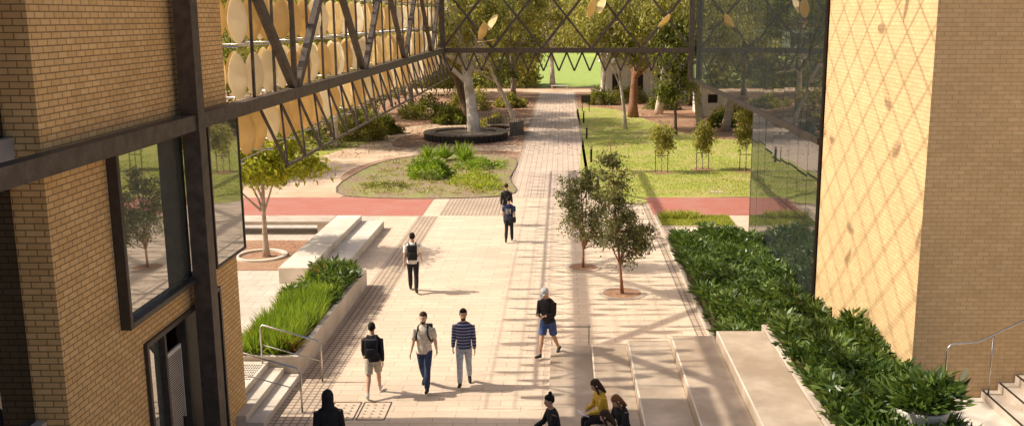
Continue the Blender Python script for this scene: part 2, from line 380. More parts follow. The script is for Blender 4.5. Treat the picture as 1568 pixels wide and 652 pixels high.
n=5; w=(XR-XT)/n
for i in range(n):
    xa=XT+i*w; xb=xa+w
    b.beam((xa,YF-.02,ZB+.1),(xb,YF-.02,ZT),.12,.14); b.beam((xa,YF+.08,ZT),(xb,YF+.08,ZB+.1),.10,.11)
n=16; w=(XR-XT)/n
for i in range(n):
    xa=XT+i*w; b.beam((xa,YF,ZB-.1),(xa+w/2,YF,5.35),.06,.09); b.beam((xa+w/2,YF,5.35),(xa+w,YF,ZB-.1),.06,.09)
b.build('steel_members',[M_rust],e)
def disc(b,c,yaw,hw,hh,mi,tilt=0):
    c=Vector(c); n=16; R=Matrix.Rotation(yaw,3,'Z')@Matrix.Rotation(tilt,3,'X'); v=[]
    for s in (-1,1):
        for k in range(n):
            a=2*math.pi*k/n; x=math.cos(a)*hw; z=math.sin(a)*hh
            v.append(c+R@Vector((x*(1-.15*abs(math.sin(a))),s*.008+.05*(1-abs(x)/hw),z)))
    f=[tuple(range(n)),tuple(range(2*n-1,n-1,-1))]+[(k,n+k,n+(k+1)%n,(k+1)%n) for k in range(n)]
    b.add(v,f,mi)
b=MB(); gd=MB(); ZR=12.5
for k in range(-12,28):
    for s in (1,-1):
        y0=16+k*1.35; xa,ya,xb,yb=-6.3,y0,7.0,y0+s*13.3*1.2
        def clip(xa,ya,xb,yb,lo,hi):
            t0,t1=0,1; dy=yb-ya
            for lim,sg in ((lo,1),(hi,-1)):
                f0=(ya-lim)*sg; f1=(yb-lim)*sg
                if f0<0 and f1<0: return None
                if f0<0: t0=max(t0,f0/(f0-f1))
                if f1<0: t1=min(t1,f0/(f0-f1))
            if t1-t0<.05: return None
            return (xa+(xb-xa)*t0,ya+dy*t0,xa+(xb-xa)*t1,ya+dy*t1)
        c=clip(xa,ya,xb,yb,17,29)
        if c: b.beam((c[0],c[1],ZR+.04*s),(c[2],c[3],ZR+.04*s),.03,.03)
b.box(-6.4,7,28.95,29.05,ZR-.08,ZR+.08); b.box(-6.4,-6.2,17,29,ZR-.1,ZR+.1)
b.build('roof_diagrid',[M_rust],e)
for i in range(14):
    disc(gd,(random.uniform(-5.6,6.4),random.uniform(17.6,28.6),ZR-.35),random.uniform(-.8,.8),.12,.32,0,tilt=1.2+random.uniform(-.6,.6))
gd.build('roof_discs',[M_gold],e)
# disc sunscreen (hung outside the truss plane)
e=empty('disc_sunscreen'); b=MB(); r=MB(); k2=MB()
rows=[5.82,6.98,8.14,9.3]
for z in rows:
    for pl in (0,.62):
        x=-7.3+pl
        for y in np.arange(19.95,52,1.02):
            if random.random()<.04: continue
            yw=random.uniform(-.5,.5) if y>27 else random.uniform(-.3,.8)
            disc(b,(x+random.uniform(-.05,.05),y+pl*.8,z+random.uniform(-.03,.03)),yw,.215,.485,0 if random.random()<.6 else 1)
        r.tube([(x,19.8,z-.55),(x,52.3,z-.55)],[.012]*2,6)
    for y in np.arange(19.8,52,2.04): r.tube([(-7.6,y,z-.55),(XT-.13,y,z-.55)],[.018]*2,6)
b.build('discs',[M_gold,M_cream],e); r.build('support_rods',[M_steel],e,True)
y=20.4
k2.box(-6.03,-5.97,21,52.2,4.98,5.04)
while y<52:
    k2.beam((XT+.05,y,ZB-.1),(-6.0,y+.75,5.0),.045,.05); k2.beam((-6.0,y+.75,5.0),(XT+.05,y+1.5,ZB-.1),.045,.05)
    k2.beam((XT-.05,y,ZB+.1),(XT-.15,y+.45,ZT),.05,.07)
    y+=1.5
k2.build('slanted_struts',[M_rust],e)
b=MB()
for (x,z,a) in ((-4.2,7.4,.5),(-3.7,7.9,-.6),(-4.0,6.9,1.2),(1.5,8.6,.4),(2.0,8.8,-.5),(5.3,7.9,.7)):
    disc(b,(x,YF-.3,z),a,.25,.55,0,tilt=a*1.2)
b.build('end_discs',[M_gold],e)
# ------------------------------------------------------------------ right glass building
e=empty('glass_building'); g=MB(); fr=MB(); XG=7.0
def panels(y0,y1,z0,z1,dy,dz):
    ny=max(1,round((y1-y0)/dy)); nz=max(1,round((z1-z0)/dz)); sy=(y1-y0)/ny; sz=(z1-z0)/nz
    for i in range(ny):
        for j in range(nz):
            a,bb,c,d=y0+i*sy+.012,y0+(i+1)*sy-.012,z0+j*sz+.012,z0+(j+1)*sz-.012
            t1,t2=random.uniform(-.004,.004),random.uniform(-.004,.004)
            v=[(XG+t1+t2,a,c),(XG-t1+t2,bb,c),(XG-t1-t2,bb,d),(XG+t1-t2,a,d)]
            g.add(v,[(0,3,2,1)])
    for i in range(ny+1):
        y=y0+i*sy; fr.box(XG+.006,XG+.06,y-.012,y+.012,z0,z1)
    for j in range(nz+1):
        z=z0+j*sz; fr.box(XG+.008,XG+.055,y0,y1,z-.012,z+.012)
panels(26.6,54,4.95,11,1.5,2.0); panels(26.6,36,.1,4.75,1.25,2.35)
g.build('glass_panels',[M_glass],e)
fr.box(XG-.06,XG+.1,26.6,54.1,4.76,4.94); fr.box(XG+.02,17,26.6,54,4.95,5.05); fr.box(XG-.04,XG+.1,26.6,36,0,.1); fr.box(XG,XG+.1,35.98,36.1,0,4.76)
fr.box(XG+.09,17,36.0,36.08,0,4.7); fr.box(XG+.09,17,54,54.1,5,11); fr.box(XG+.1,17,26.6,54,11,11.2)
fr.box(XG+.09,XG+.12,26.7,53.9,5.06,11); fr.box(XG+.09,XG+.12,26.7,35.9,.1,4.7)
fr.build('mullions_and_soffit',[M_dark],e)
e=empty('brick_wing'); b=MB(); b.box(7.1,20,18.95,26.58,0,13.2); b.build('brick_walls',[M_brickR],e)
b=MB(); b.box(7.0,20.1,18.8,26.6,13.2,13.5); b.build('parapet',[M_frame],e)
b=MB(); b.box(7.06,20,5,18.94,0,.55); b.build('side_walkway',[M_concL])
e=empty('side_stairs'); b=MB(); s=MB()
for i in range(14):
    x=8.55+.33*i; b.box(x,22,14,18.93,.55+.165*i,.55+.165*(i+1)-.001); s.box(x-.002,x+.05,14.05,18.9,.55+.165*(i+1),.55+.165*(i+1)+.006)
b.build('stair_treads',[M_conc],e); s.build('stair_nosings',[M_dark],e)
e=empty('stair_handrail'); b=MB()
b.tube([(7.7,18.7,.56),(7.7,18.7,1.68),(7.76,18.7,1.77),(8.3,18.7,1.82),(12.0,18.7,3.7)],[.022]*5,8); b.tube([(8.6,18.7,.7),(8.6,18.7,1.95)],[.018]*2,8); b.tube([(9.9,18.7,1.2),(9.9,18.7,2.6)],[.018]*2,8)
b.build('rail_tube',[M_steel],e,True)
b=MB(); b.box(4.95,5.9,15.4,16.4,1.0,1.08)
for i in range(4): b.box(5.0+.25*i,5.05+.25*i,15.5,16.3,.9,1.0)
b.build('timber_bench',[M_orange],bevel=.01)
# ------------------------------------------------------------------ planting
def clumps(name,regs,n,lp,hh,ls,asp,mat,zb=0,rad=.22,upb=.3,parent=None):
    Ps=[]
    for (x0,x1,y0,y1,wt) in regs:
        k=int(n*wt); Ps.append(np.stack([rng.uniform(x0,x1,k),rng.uniform(y0,y1,k),np.zeros(k)],1))
    C=np.concatenate(Ps); m=len(C)
    H=hh*rng.uniform(.6,1.25,m)*(.8+.25*np.sin(C[:,0]*3.1+C[:,1]*1.7))
    idx=np.repeat(np.arange(m),lp); k=len(idx)
    A=rng.normal(size=(k,3)); A[:,2]=np.abs(A[:,2])*.5+upb
    ang=A[:,:2]/np.linalg.norm(A[:,:2],axis=1,keepdims=True)
    P=C[idx].copy(); P[:,2]=zb+H[idx]*rng.uniform(.35,1,k); P[:,:2]+=ang*rng.uniform(0,rad,k)[:,None]
    L=ls*rng.uniform(.6,1.3,k); return leaves(name,P,A,L,L*asp,mat,parent)
clumps('garden_bed_plants',[(4.05,6.9,22.3,35.4,1)],900,46,.6,.22,.3,L_bed)
clumps('planter_shrubs',[(4.95,6.9,12.5,22.0,1)],420,46,.42,.22,.3,L_bed,.9)
C=rng.uniform([X0+.25,Y0+.2,0],[X1-.25,Y1-.2,0],size=(230,3)); idx=np.repeat(np.arange(230),60); k=len(idx)
P=C[idx]+rng.normal(size=(k,3))*[.04,.04,0]; P[:,2]=.46
A=rng.normal(size=(k,3))*.42; A[:,2]=1; near=(C[idx][:,1]<26)
LL=np.where(near,.62,.45)*rng.uniform(.6,1.15,k)
leaves('planter_grass',P,A,LL,np.full(k,.028),L_grass)
clumps('planter_broadleaf',[(X0+.25,X1-.2,25.6,29.2,1)],130,40,.42,.2,.3,L_bed,.46)
clumps('cordyline_plants',[(X0+.5,X1-.2,21.7,22.5,.6),(X0+.3,X0+.7,27.6,28.8,.4)],11,18,.3,.38,.15,L_red,.46,.08,.9)
def dome(name,x,y,rx,ry,h,n,ls,mat,asp=.4):
    d=rng.normal(size=(n,3)); d/=np.linalg.norm(d,axis=1,keepdims=True); d[:,2]=np.abs(d[:,2]); q=rng.uniform(.7,1.05,n)[:,None]
    bmp=(1+.15*np.sin(d[:,0]*7+x)+.15*np.cos(d[:,1]*8+y)+.1*np.sin(d[:,2]*9+x*3))[:,None]
    P=d*q*bmp*[rx,ry,h]+[x,y,0]; A=d+rng.normal(size=(n,3))*.6
    L=ls*rng.uniform(.6,1.3,n); return leaves(name,P,A,L,L*asp,mat)
dome('round_shrub',-6.9,50.3,1.15,1.1,.95,3500,.16,L_grass)
dome('low_shrub',-4.5,49,1.0,1.6,.35,1500,.15,L_lime); dome('low_shrub',-4.6,53.5,1.2,1.5,.4,1300,.16,L_grass)
dome('low_shrub',-3.7,47,.7,1.0,.25,800,.14,L_lime); dome('low_shrub',-8.6,47.2,1.2,.7,.2,500,.14,L_gumd)
clumps('groundcover_plants',[(-10,-3,45,56,1)],330,10,.10,.14,.3,L_gum)
for (x,y) in ((-7.6,55.5),(-6.9,56.3),(-5.5,54.8),(-5.9,57)): clumps('spiky_plant',[(x-.15,x+.15,y-.15,y+.15,1)],4,40,.3,.8,.08,L_grass,0,.05,1.0)
for (x,y,rx,h) in ((-13.5,66,1.6,1.4),(-12.8,69.5,1.2,1.0),(-17,62,2.4,2.0),(-15.5,72,2,1.8),(-11,80,2,1.6),(-8.5,88,2,1.6),(-20,56,2.5,2.4),(-4.8,90,1.2,1.0),(-5,73,.9,.8),(-8.8,76,1.2,1.0)):
    dome('garden_shrub',x,y,rx,rx*.8,h,2600,.26,random.choice([L_gumd,L_gum,L_gumd]))
for (x,y,rx,h) in ((3.5,93,1.4,1.3),(6.5,95,1.6,1.4),(9,88,1.3,1.2),(14,78,1.8,1.6),(12,74,1,.9)):
    dome('garden_shrub',x,y,rx,rx*.8,h,2000,.26,random.choice([L_gumd,L_gum]))
e=empty('potted_plant'); b=MB(); b.rings([(0,.28,.28,0),(.12,.36,.36,0),(.5,.46,.46,0),(.55,.47,.47,0),(.55,.42,.42,0),(.45,.40,.40,0)],24)
o=b.build('pot',[M_white],e,True); e.location=(6.35,16.3,.9)
cc=clumps('pot_foliage',[(-.35,.35,-.35,.35,1)],26,55,.5,.26,.3,L_bed,.5,.35,.2,e)
# ------------------------------------------------------------------ round timber bench
e=empty('round_tree_bench',(-6.6,66.5,0)); b=MB(); n=48; R=2.85
for k in range(n):
    a=2*math.pi*k/n; a2=2*math.pi*(k+.82)/n
    for (r1,r2,z0,z1,mi) in ((R-.06,R,.05,.45,0),(R-.75,R+.03,.45,.52,1)):
        v=[(r*math.cos(q),r*math.sin(q),zz) for q in (a,a2) for r in (r1,r2) for zz in (z0,z1)]
        b.add(v,[(0,2,3,1),(4,5,7,6),(0,1,5,4),(2,6,7,3),(1,3,7,5),(0,4,6,2)],mi)
b.tube([(0,0,.0),(0,0,.40)],[R-.1,R-.1],40,2)
b.build('slatted_seat',[M_dark,M_wood,M_wood],e)
e=empty('curved_timber_bench',(-4.6,69.5,0)); b=MB()
for k in range(26):
    a=math.radians(-60+7*k); a2=math.radians(-60+7*k+5.8)
    for (r1,r2,z0,z1) in ((1.75,1.82,.0,.95),(1.2,1.75,.42,.5)):
        v=[(r*math.cos(q),r*math.sin(q),zz) for q in (a,a2) for r in (r1,r2) for zz in (z0,z1)]
        b.add(v,[(0,2,3,1),(4,5,7,6),(0,1,5,4),(2,6,7,3),(1,3,7,5),(0,4,6,2)])
b.build('curved_backrest',[M_wood],e)
for y in (44.95,55.5,66.4,76.5):
    e=empty('bollard_light',(1.62,y,0)); b=MB(); b.box(-.06,.06,-.06,.06,0,.78); b.box(-.05,.05,-.05,.05,.78,.86,1); b.box(-.07,.07,-.07,.07,.86,.9); b.build('post',[M_dark,M_white],e,bevel=.008)
e=empty('information_sign',(1.7,86,0)); b=MB(); b.box(-.03,.03,-.03,.03,0,1.1); b.box(.57,.63,-.03,.03,0,1.1); b.box(-.1,.7,-.05,-.03,.75,1.4,1); b.build('panel_and_posts',[M_dark,M_frame],e)
e=empty('park_bench',(-.4,112,0)); b=MB(); b.box(-1,1,-.25,.25,.4,.48); b.box(-.9,-.8,-.2,.2,0,.4); b.box(.8,.9,-.2,.2,0,.4); b.build('seat_and_legs',[M_white],e)
# ------------------------------------------------------------------ background buildings
def pavilion(name,x0,x1,y0,y1,h,roofm):
    e=empty(name); b=MB(); b.box(x0,x1,y0,y1,0,h,0)
    for x in np.arange(x0+.6,x1-.8,2.2): b.box(x,x+.8,y0-.02,y0,1.1,h-1.1,1)
    b.add([(x0-.7,y0-.6,h),(x1+.7,y0-.6,h),(x1+.7,y1+.7,h),(x0-.7,y1+.7,h),(x0+1,(y0+y1)/2-.2,h+1.5),(x1-1,(y0+y1)/2-.2,h+1.5)],[(0,1,5,4),(2,3,4,5),(0,4,3),(1,2,5),(3,2,1,0)],2)
    for x in np.arange(x0-.5,x1+.7,2.4): b.box(x,x+.14,y0-.55,y0-.41,0,h,0)
    b.build('walls_and_roof',[M_white,M_dark,roofm],e)
pavilion('garden_pavilion',4.2,13,96,101,3.8,M_concL); pavilion('garden_pavilion',11.5,19,82,87,2.9,M_white)
pavilion('campus_house',8,40,206,216,8.5,M_roof); pavilion('campus_house',-40,-14,208,216,6,M_roof)
# ------------------------------------------------------------------ trees
tree('street_tree',-10.3,33.1,5.2,.11,[(0,0,3.75,1.9,1.6,1.15),(-.6,0,3.2,1.4,1.4,.7),(1.1,0,3.3,1.0,.9,.7)],85,95,.21,M_barkg,L_yel,clr=.38,aspect=.38,droop=.3,fork=.45,nl=12,wig=.012,toph=.75)
tree('plaza_tree',.67,31.6,3.5,.04,[(0,0,2.1,.75,.8,1.1),(.25,0,1.3,.7,.7,.5),(-.65,0,2.5,.45,.5,.5),(.1,0,3.0,.35,.35,.4)],70,75,.13,M_barkr,L_plaza,clr=.24,aspect=.32,droop=.35,fork=.2,nl=16,wig=.02,toph=.92)
tree('plaza_tree',1.79,28.5,5.0,.045,[(0,0,1.9,.6,.6,.95),(-.3,0,3.4,.36,.38,1.0),(.4,0,1.7,.55,.55,.5),(-.5,0,4.3,.22,.25,.5)],80,75,.13,M_barkr,L_plaza,lean=(-.5,0),clr=.22,aspect=.32,droop=.35,fork=.2,nl=18,wig=.015,toph=.95)
for (x,y,r) in ((.67,31.6,.58),(1.79,28.5,.68)):
    b=MB(); n=32
    b.poly([(x+(r-.1)*math.cos(2*math.pi*k/n),y+(r-.1)*math.sin(2*math.pi*k/n)) for k in range(n)],.018,0)
    for k in range(n):
        a=2*math.pi*k/n;a2=2*math.pi*(k+.88)/n
        v=[(x+q*math.cos(t),y+q*math.sin(t),.024) for t in (a,a2) for q in (r-.1,r+.04)]; b.add(v,[(0,1,3,2)],1)
    b.build('tree_pit_surround',[M_mulch,M_conc])
for (x,y,h) in ((5.26,51.7,2.9),(7.6,52.8,2.9),(9.85,52.2,3.8)):
    tree('young_tree',x,y,h,.03,[(0,0,h*.62,.5,.5,h*.3)],34,75,.15,M_barkg,L_gum,clr=.25,aspect=.4,nl=8,fork=.2,wig=.01,toph=.95)
    b=MB(); n=24; b.poly([(x+.65*math.cos(2*math.pi*k/n),y+.6*math.sin(2*math.pi*k/n)) for k in range(n)],.03); b.build('mulch_ring',[M_mulch])
    e=empty('tree_stakes',(x,y,0)); b=MB(); b.box(-.35,-.31,0,.04,0,1.2); b.box(.31,.35,0,.04,0,1.2); b.box(-.31,.31,.01,.03,.9,.94); b.build('stakes',[M_wood],e)
def gum(x,y,h,r,bark=M_barkw,leafm=L_gum,lean=(0,0),low=.35,cr=4.5,ncl=60,lpc=180,ls=.40,clr=.95,name='gum_tree',fork=.3,nl=16):
    cs=[(lean[0]*.8,0,h*.72,cr,cr,h*.25),(lean[0]+cr*.6,0,h*(low+.12),cr*.6,cr*.7,h*.12),(lean[0]-cr*.6,.5,h*(low+.15),cr*.6,cr*.7,h*.12)]
    return tree(name,x,y,h,r,cs,ncl,lpc,ls,bark,leafm,lean=lean,clr=clr,aspect=.26,droop=.7,fork=fork,nl=nl)
gum(-6.1,67.6,15,.42,lean=(-2.2,0),low=.33,cr=5,ncl=72,nl=22)
gum(-7.4,78,12,.38,M_barkd,L_gum,lean=(-3.2,0),low=.36,cr=4.5)
gum(-3.6,75,13,.17,M_barkw,L_gum,lean=(-6,0),low=.40,cr=3,ncl=38)
gum(-14.5,62,9,.2,M_barkw,L_gum,lean=(.8,0),low=.34,cr=3.4,ncl=60)
gum(-19,66,10,.3,M_barkg,L_gum,low=.3,cr=4.5); gum(-13,84,11,.3,M_barkg,L_gumd,low=.2,cr=4.5,ncl=75)
gum(-24,80,13,.35,M_barkw,L_gum,low=.2,cr=6,ncl=80); gum(-9.5,98,12,.3,M_barkw,L_gumd,low=.15,cr=4.5,ncl=75)
gum(-5.2,103,13,.25,M_barkg,L_gum,low=.25,cr=3.4,ncl=65); gum(-17,104,14,.35,M_barkg,L_gum,low=.15,cr=6,ncl=80)
gum(-22,52,9,.25,M_barkg,L_gumd,low=.3,cr=4)
gum(5.8,81,13,.36,M_barkr,L_gum,lean=(.6,0),low=.38,cr=4.5,ncl=60); gum(3.8,94,12,.28,M_barkw,L_gum,low=.36,cr=3.6)
gum(7.9,68.5,8.5,.12,M_barkd,L_gumd,low=.3,cr=1.3,ncl=50,lpc=140,clr=.8); gum(10,70.5,11,.32,M_barkg,L_gum,lean=(-1.5,0),low=.4,cr=4)
gum(11.8,71,12,.3,M_barkg,L_gum,lean=(1.6,0),low=.36,cr=4); gum(8.2,84,13,.3,M_barkw,L_gum,lean=(1,0),low=.4,cr=4)
gum(4.6,72,12,.14,M_barkw,L_gum,lean=(-1,0),low=.46,cr=3,ncl=34)
gum(17,77,14,.4,M_barkg,L_gum,low=.3,cr=6,ncl=60); gum(12,92,13,.35,M_barkd,L_gumd,low=.3,cr=5,ncl=60)
gum(-1.2,116,13,.3,M_barkw,L_gum,low=.44,cr=4.5,ncl=65,ls=.45); gum(7,117,14,.35,M_barkg,L_gum,low=.4,cr=5,ncl=65,ls=.45)
k=50000
P=np.stack([rng.uniform(-100,60,k),rng.uniform(228,246,k),rng.uniform(0,1,k)**.8*15],1); P[:,2]*=(.8+.2*np.sin(P[:,0]*.35)+.1*np.sin(P[:,0]*1.3))
P[:,1]+=2*np.sin(P[:,0]*.5); L=rng.uniform(.7,1.6,k); leaves('distant_trees',P,rng.normal(size=(k,3)),L,L*.6,L_gum)
k=36000
P=np.concatenate([np.stack([rng.uniform(-60,-3,k//2),rng.uniform(114,122,k//2),rng.uniform(0,1,k//2)*8],1),np.stack([rng.uniform(9.5,50,k//2),rng.uniform(112,120,k//2),rng.uniform(0,1,k//2)*8],1)])
P[:,2]*=(.6+.25*np.sin(P[:,0]*.6)+.15*np.sin(P[:,0]*1.7))
L=rng.uniform(.4,.9,len(P)); leaves('distant_hedgerow',P,rng.normal(size=P.shape),L,L*.5,L_gum)
k=5000; P=np.concatenate([np.stack([rng.uniform(-14,-2.8,k//2),rng.uniform(57,95,k//2),np.full(k//2,.02)],1),np.stack([rng.uniform(-40,20,k//2)*.4,rng.uniform(58,95,k//2),np.full(k//2,.02)],1)])
A=rng.normal(size=P.shape); A[:,2]*=.1; leaves('leaf_litter',P,A,np.full(len(P),.16),np.full(len(P),.07),M_gravel)
# ------------------------------------------------------------------ people
skin=flat('skin',(.54,.32,.21),.5); skin2=flat('skin_light',(.66,.43,.31),.5)
def cloth(n,c): return nmat(n,tuple(x*.75 for x in c),tuple(min(1,x*1.15) for x in c),16,.9,.35,.02,local=True)
C_black=cloth('black_cloth',(.022,.022,.025)); C_navy=cloth('navy_cloth',(.03,.04,.09)); C_cream=cloth('cream_cloth',(.72,.62,.50)); C_white=cloth('white_cloth',(.80,.77,.72))
C_denim=cloth('dark_denim',(.04,.06,.12)); C_light=cloth('light_denim',(.42,.46,.52)); C_shorts=cloth('grey_shorts',(.50,.43,.35)); C_blue=cloth('blue_shorts',(.06,.10,.26))
C_yel=cloth('mustard_knit',(.62,.40,.05)); C_hair=cloth('brown_hair',(.05,.028,.016)); C_hairb=cloth('black_hair',(.014,.011,.01)); C_fair=cloth('auburn_hair',(.20,.09,.04)); C_cap=cloth('grey_cap',(.48,.48,.48))
C_shoe=cloth('dark_shoes',(.03,.03,.03)); C_shoew=cloth('white_shoes',(.6,.58,.54)); C_rust=cloth('tan_cloth',(.36,.25,.14))
M_eye=flat('eye_dark',(.02,.015,.012),.3); M_lip=flat('lip',(.38,.14,.11),.5)
m,nt,bs_=newmat('striped_knit'); tc=N(nt,'ShaderNodeTexCoord').outputs['Object']; sp=N(nt,'ShaderNodeSeparateXYZ'); nt.links.new(tc,sp.inputs[0])
f=N(nt,'ShaderNodeMath',operation='MULTIPLY'); nt.links.new(sp.outputs[2],f.inputs[0]); f.inputs[1].default_value=14
g=N(nt,'ShaderNodeMath',operation='FRACT'); nt.links.new(f.outputs[0],g.inputs[0]); g2=N(nt,'ShaderNodeMath',operation='LESS_THAN'); nt.links.new(g.outputs[0],g2.inputs[0]); g2.inputs[1].default_value=.2
nt.links.new(mix(nt,(.035,.045,.14),(.50,.48,.48),g2.outputs[0]),bs_.inputs['Base Color']); bs_.inputs['Roughness'].default_value=.9; C_stripe=m
def person(name,x,y,heading,height,o):
    e=empty(name,(x,y,o.get('z',0.008))); e.rotation_euler=(0,0,heading)
    mats=[o.get('skin',skin),o['shirt'],o['pants'],o.get('shoe',C_shoe),o.get('hair',C_hair),o.get('extra',C_black)]
    b=MB(); HZ=.92
    lean=o.get('lean',0.03); T=Matrix.Translation((0,0,HZ))@Matrix.Rotation(-lean,4,'X')@Matrix.Translation((0,0,-HZ))
    hp=o.get('headpitch',0); hy=o.get('headyaw',0)
    TH=T@Matrix.Translation((0,0,1.50))@Matrix.Rotation(hy,4,'Z')@Matrix.Rotation(-hp,4,'X')@Matrix.Translation((0,0,-1.50))
    def xf(start,M):
        for i in range(start,len(b.v)): b.v[i]=tuple(M@Vector(b.v[i]))
    w=o.get('build',1.0); hem=o.get('hem',.86)
    s0=len(b.v)
    b.rings([(hem,.182*w,.132,0),(.95,.174*w,.128,0),(1.06,.164*w,.120,.0),(1.2,.178*w,.128,.0),(1.33,.200*w,.128,0),(1.40,.198*w,.112,-.005),(1.45,.145*w,.09,-.01),(1.485,.075,.068,-.005)],20,1)
    xf(s0,T); s0=len(b.v)
    b.tube([(0,-.01,1.42),(0,0,1.50),(0,.01,1.58)],[.062,.057,.055],12,0)
    xf(s0,T); s0=len(b.v)
    b.rings([(1.545,.028,.03,.055),(1.56,.045,.055,.038),(1.585,.058,.078,.02),(1.61,.066,.088,.012),(1.65,.073,.094,.004),(1.69,.077,.098,-.002),(1.73,.072,.09,-.006),(1.76,.052,.066,-.008),(1.775,.02,.025,-.008)],18,0)
    b.tube([(0,.088,1.672),(0,.104,1.648),(0,.116,1.632),(0,.1,1.622)],[.008,.012,.015,.012],8,0)
    b.tube([(-.035,.088,1.683),(0,.097,1.684),(.035,.088,1.683)],[.007,.009,.007],6,0)
    for sx in (-1,1): b.tube([(sx*.076,.008,1.675),(sx*.084,0,1.655),(sx*.076,.004,1.63)],[.012,.018,.008],8,0)
    hair=o.get('hairstyle','short')
    if hair=='hood': b.rings([(1.46,.12,.11,-.02),(1.54,.105,.115,-.02),(1.62,.105,.125,-.02),(1.70,.105,.128,-.025),(1.76,.08,.10,-.03),(1.80,.03,.04,-.03)],18,4)
    else:
        b.rings([(1.615,.066,.06,-.045),(1.65,.083,.080,-.034),(1.69,.087,.098,-.022),(1.73,.084,.103,-.014),(1.765,.066,.082,-.01),(1.79,.035,.045,-.01),(1.797,.01,.012,-.01)],18,4)
        if hair=='bun': b.rings([(1.77,.01,.01,-.05),(1.785,.035,.035,-.05),(1.81,.042,.042,-.05),(1.84,.03,.03,-.05),(1.85,.01,.01,-.05)],12,4)
        if hair=='long': b.rings([(1.40,.07,.03,-.10),(1.5,.095,.045,-.085),(1.6,.095,.075,-.055),(1.68,.09,.085,-.035)],16,4); b.tube([(.07,.03,1.70),(.085,.03,1.6),(.08,.05,1.48)],[.02,.028,.02],8,4); b.tube([(-.07,.03,1.70),(-.085,.03,1.6),(-.08,.05,1.48)],[.02,.028,.02],8,4)
        if hair=='cap': b.rings([(1.70,.092,.11,-.012),(1.74,.089,.107,-.012),(1.78,.065,.08,-.012),(1.80,.02,.03,-.012)],18,4); b.tube([(0,.07,1.712),(0,.12,1.708),(0,.165,1.698)],[.08,.075,.05],12,4,flat=.12,up=(0,0,1))
        if hair=='beard': b.rings([(1.535,.035,.04,.055),(1.56,.055,.064,.036),(1.585,.064,.082,.02),(1.60,.0705,.06,.0)],16,4)
    xf(s0,TH)
    b.rings([(.80,.10,.10,0),(.84,.165,.122,0),(.92,.168,.120,0),(.98,.15,.105,0)],18,2)
    pl=o.get('plen',1.0)
    for sx,(ha,kn,ab) in zip((-1,1),o['legs']):
        hip=Vector((sx*.088,0,.90)); cb=math.cos(ab)
        d1=Vector((sx*math.sin(ab),cb*math.sin(ha),-cb*math.cos(ha))); knee=hip+d1*.43
        d2=Vector((sx*math.sin(ab)*.3,math.sin(ha-kn),-math.cos(ha-kn))); ank=knee+d2*.42
        def P(t): return hip+d1*(.43*t*2) if t<.5 else knee+d2*(.42*(t*2-1))
        sk=[(0,.085),(.25,.075),(.45,.058),(.5,.055),(.65,.056),(.8,.043),(1,.036)]
        b.tube([P(t) for t,_ in sk],[r for _,r in sk],12,0)
        pt=[t for t in (0,.15,.3,.42,.5,.6,.75,.9,1.0) if t<=pl*.999+.001]
        ex=.014 if pl>=.9 else .028
        rr=[np.interp(t,[a for a,_ in sk],[r for _,r in sk])+ex+(.008 if t>.6 else 0) for t in pt]
        if pl<.9: rr[-1]+=.01
        if pl>=.9: pt[-1]=.97
        b.tube([P(t) for t in pt],rr,14,2)
        fp=o.get('fpitch',(0,0))[0 if sx<0 else 1]; F=Matrix.Rotation(fp,3,'X')
        def Q(v): return ank+F@Vector(v)
        ox=sx*.012
        b.tube([Q((0,-.075,-.045)),Q((0,-.05,-.042)),Q((0,.02,-.04)),Q((ox,.10,-.05)),Q((ox*1.5,.165,-.058)),Q((ox*1.5,.19,-.06))],[.022,.040,.043,.044,.034,.015],12,3,flat=.75,up=(0,0,1))
        b.tube([Q((0,-.01,-.04)),Q((0,-.005,.03))],[.045,.043],12,3)
    hands=[]
    sl=o.get('sleeve',.45)
    for sx,(sw,ab,el,inn) in zip((-1,1),o['arms']):
        s0=len(b.v)
        sh=Vector((sx*.185*w,-.005,1.395)); cb=math.cos(ab)
        d1=Vector((sx*math.sin(ab),cb*math.sin(sw),-cb*math.cos(sw))); elb=sh+d1*.29
        d2=Vector((sx*math.sin(ab)*.6-sx*math.sin(inn),math.sin(sw+el)*math.cos(inn),-math.cos(sw+el))).normalized(); wr=elb+d2*.25
        def P(t): return sh+d1*(.29*t*2) if t<.5 else elb+d2*(.25*(t*2-1))
        sk=[(0,.054),(.2,.052),(.45,.042),(.5,.041),(.65,.042),(.85,.030),(1,.025)]
        b.tube([P(t) for t,_ in sk],[r for _,r in sk],12,0)
        pt=[t for t in (0,.1,.2,.3,.38,.45,.5,.6,.75,.9,.97) if t<=sl]
        b.tube([P(t) for t in pt],[np.interp(t,[a for a,_ in sk],[r for _,r in sk])+.016+(.008 if sl<.6 else 0) for t in pt],12,1)
        side=Vector((0,1,0)) if abs(d2.y)<.8 else Vector((-sx,0,0)); side=(side-d2*side.dot(d2)).normalized(); nrm=d2.cross(side).normalized()
        if nrm.x*sx>0: nrm=-nrm
        b.tube([wr-d2*.01,wr+d2*.03,wr+d2*.085],[.024,.036,.040],10,0,flat=.42,up=tuple(nrm))
        for k,(off,ln) in enumerate(((.030,.072),(.010,.08),(-.010,.075),(-.030,.06))):
            a=wr+d2*.078+side*off; p1=a+d2*ln*.45+nrm*.006+side*off*.15; p2=a+d2*ln*.8+nrm*.022+side*off*.2; p3=a+d2*ln*.95+nrm*.04+side*off*.2
            b.tube([a,p1,p2,p3],[.010,.0095,.009,.007],8,0)
        a=wr+d2*.03+side*.028; b.tube([a,a+side*.025+d2*.03,a+side*.033+d2*.055+nrm*.012],[.012,.011,.009],8,0)
        xf(s0,T); hands.append(T@(wr+d2*.09+nrm*.03))
    me=bpy.data.meshes.new('tmp'); me.from_pydata(b.v,[],b.f); lab=list(b.m)
    bvh=BVHTree.FromPolygons([Vector(v) for v in b.v],b.f)
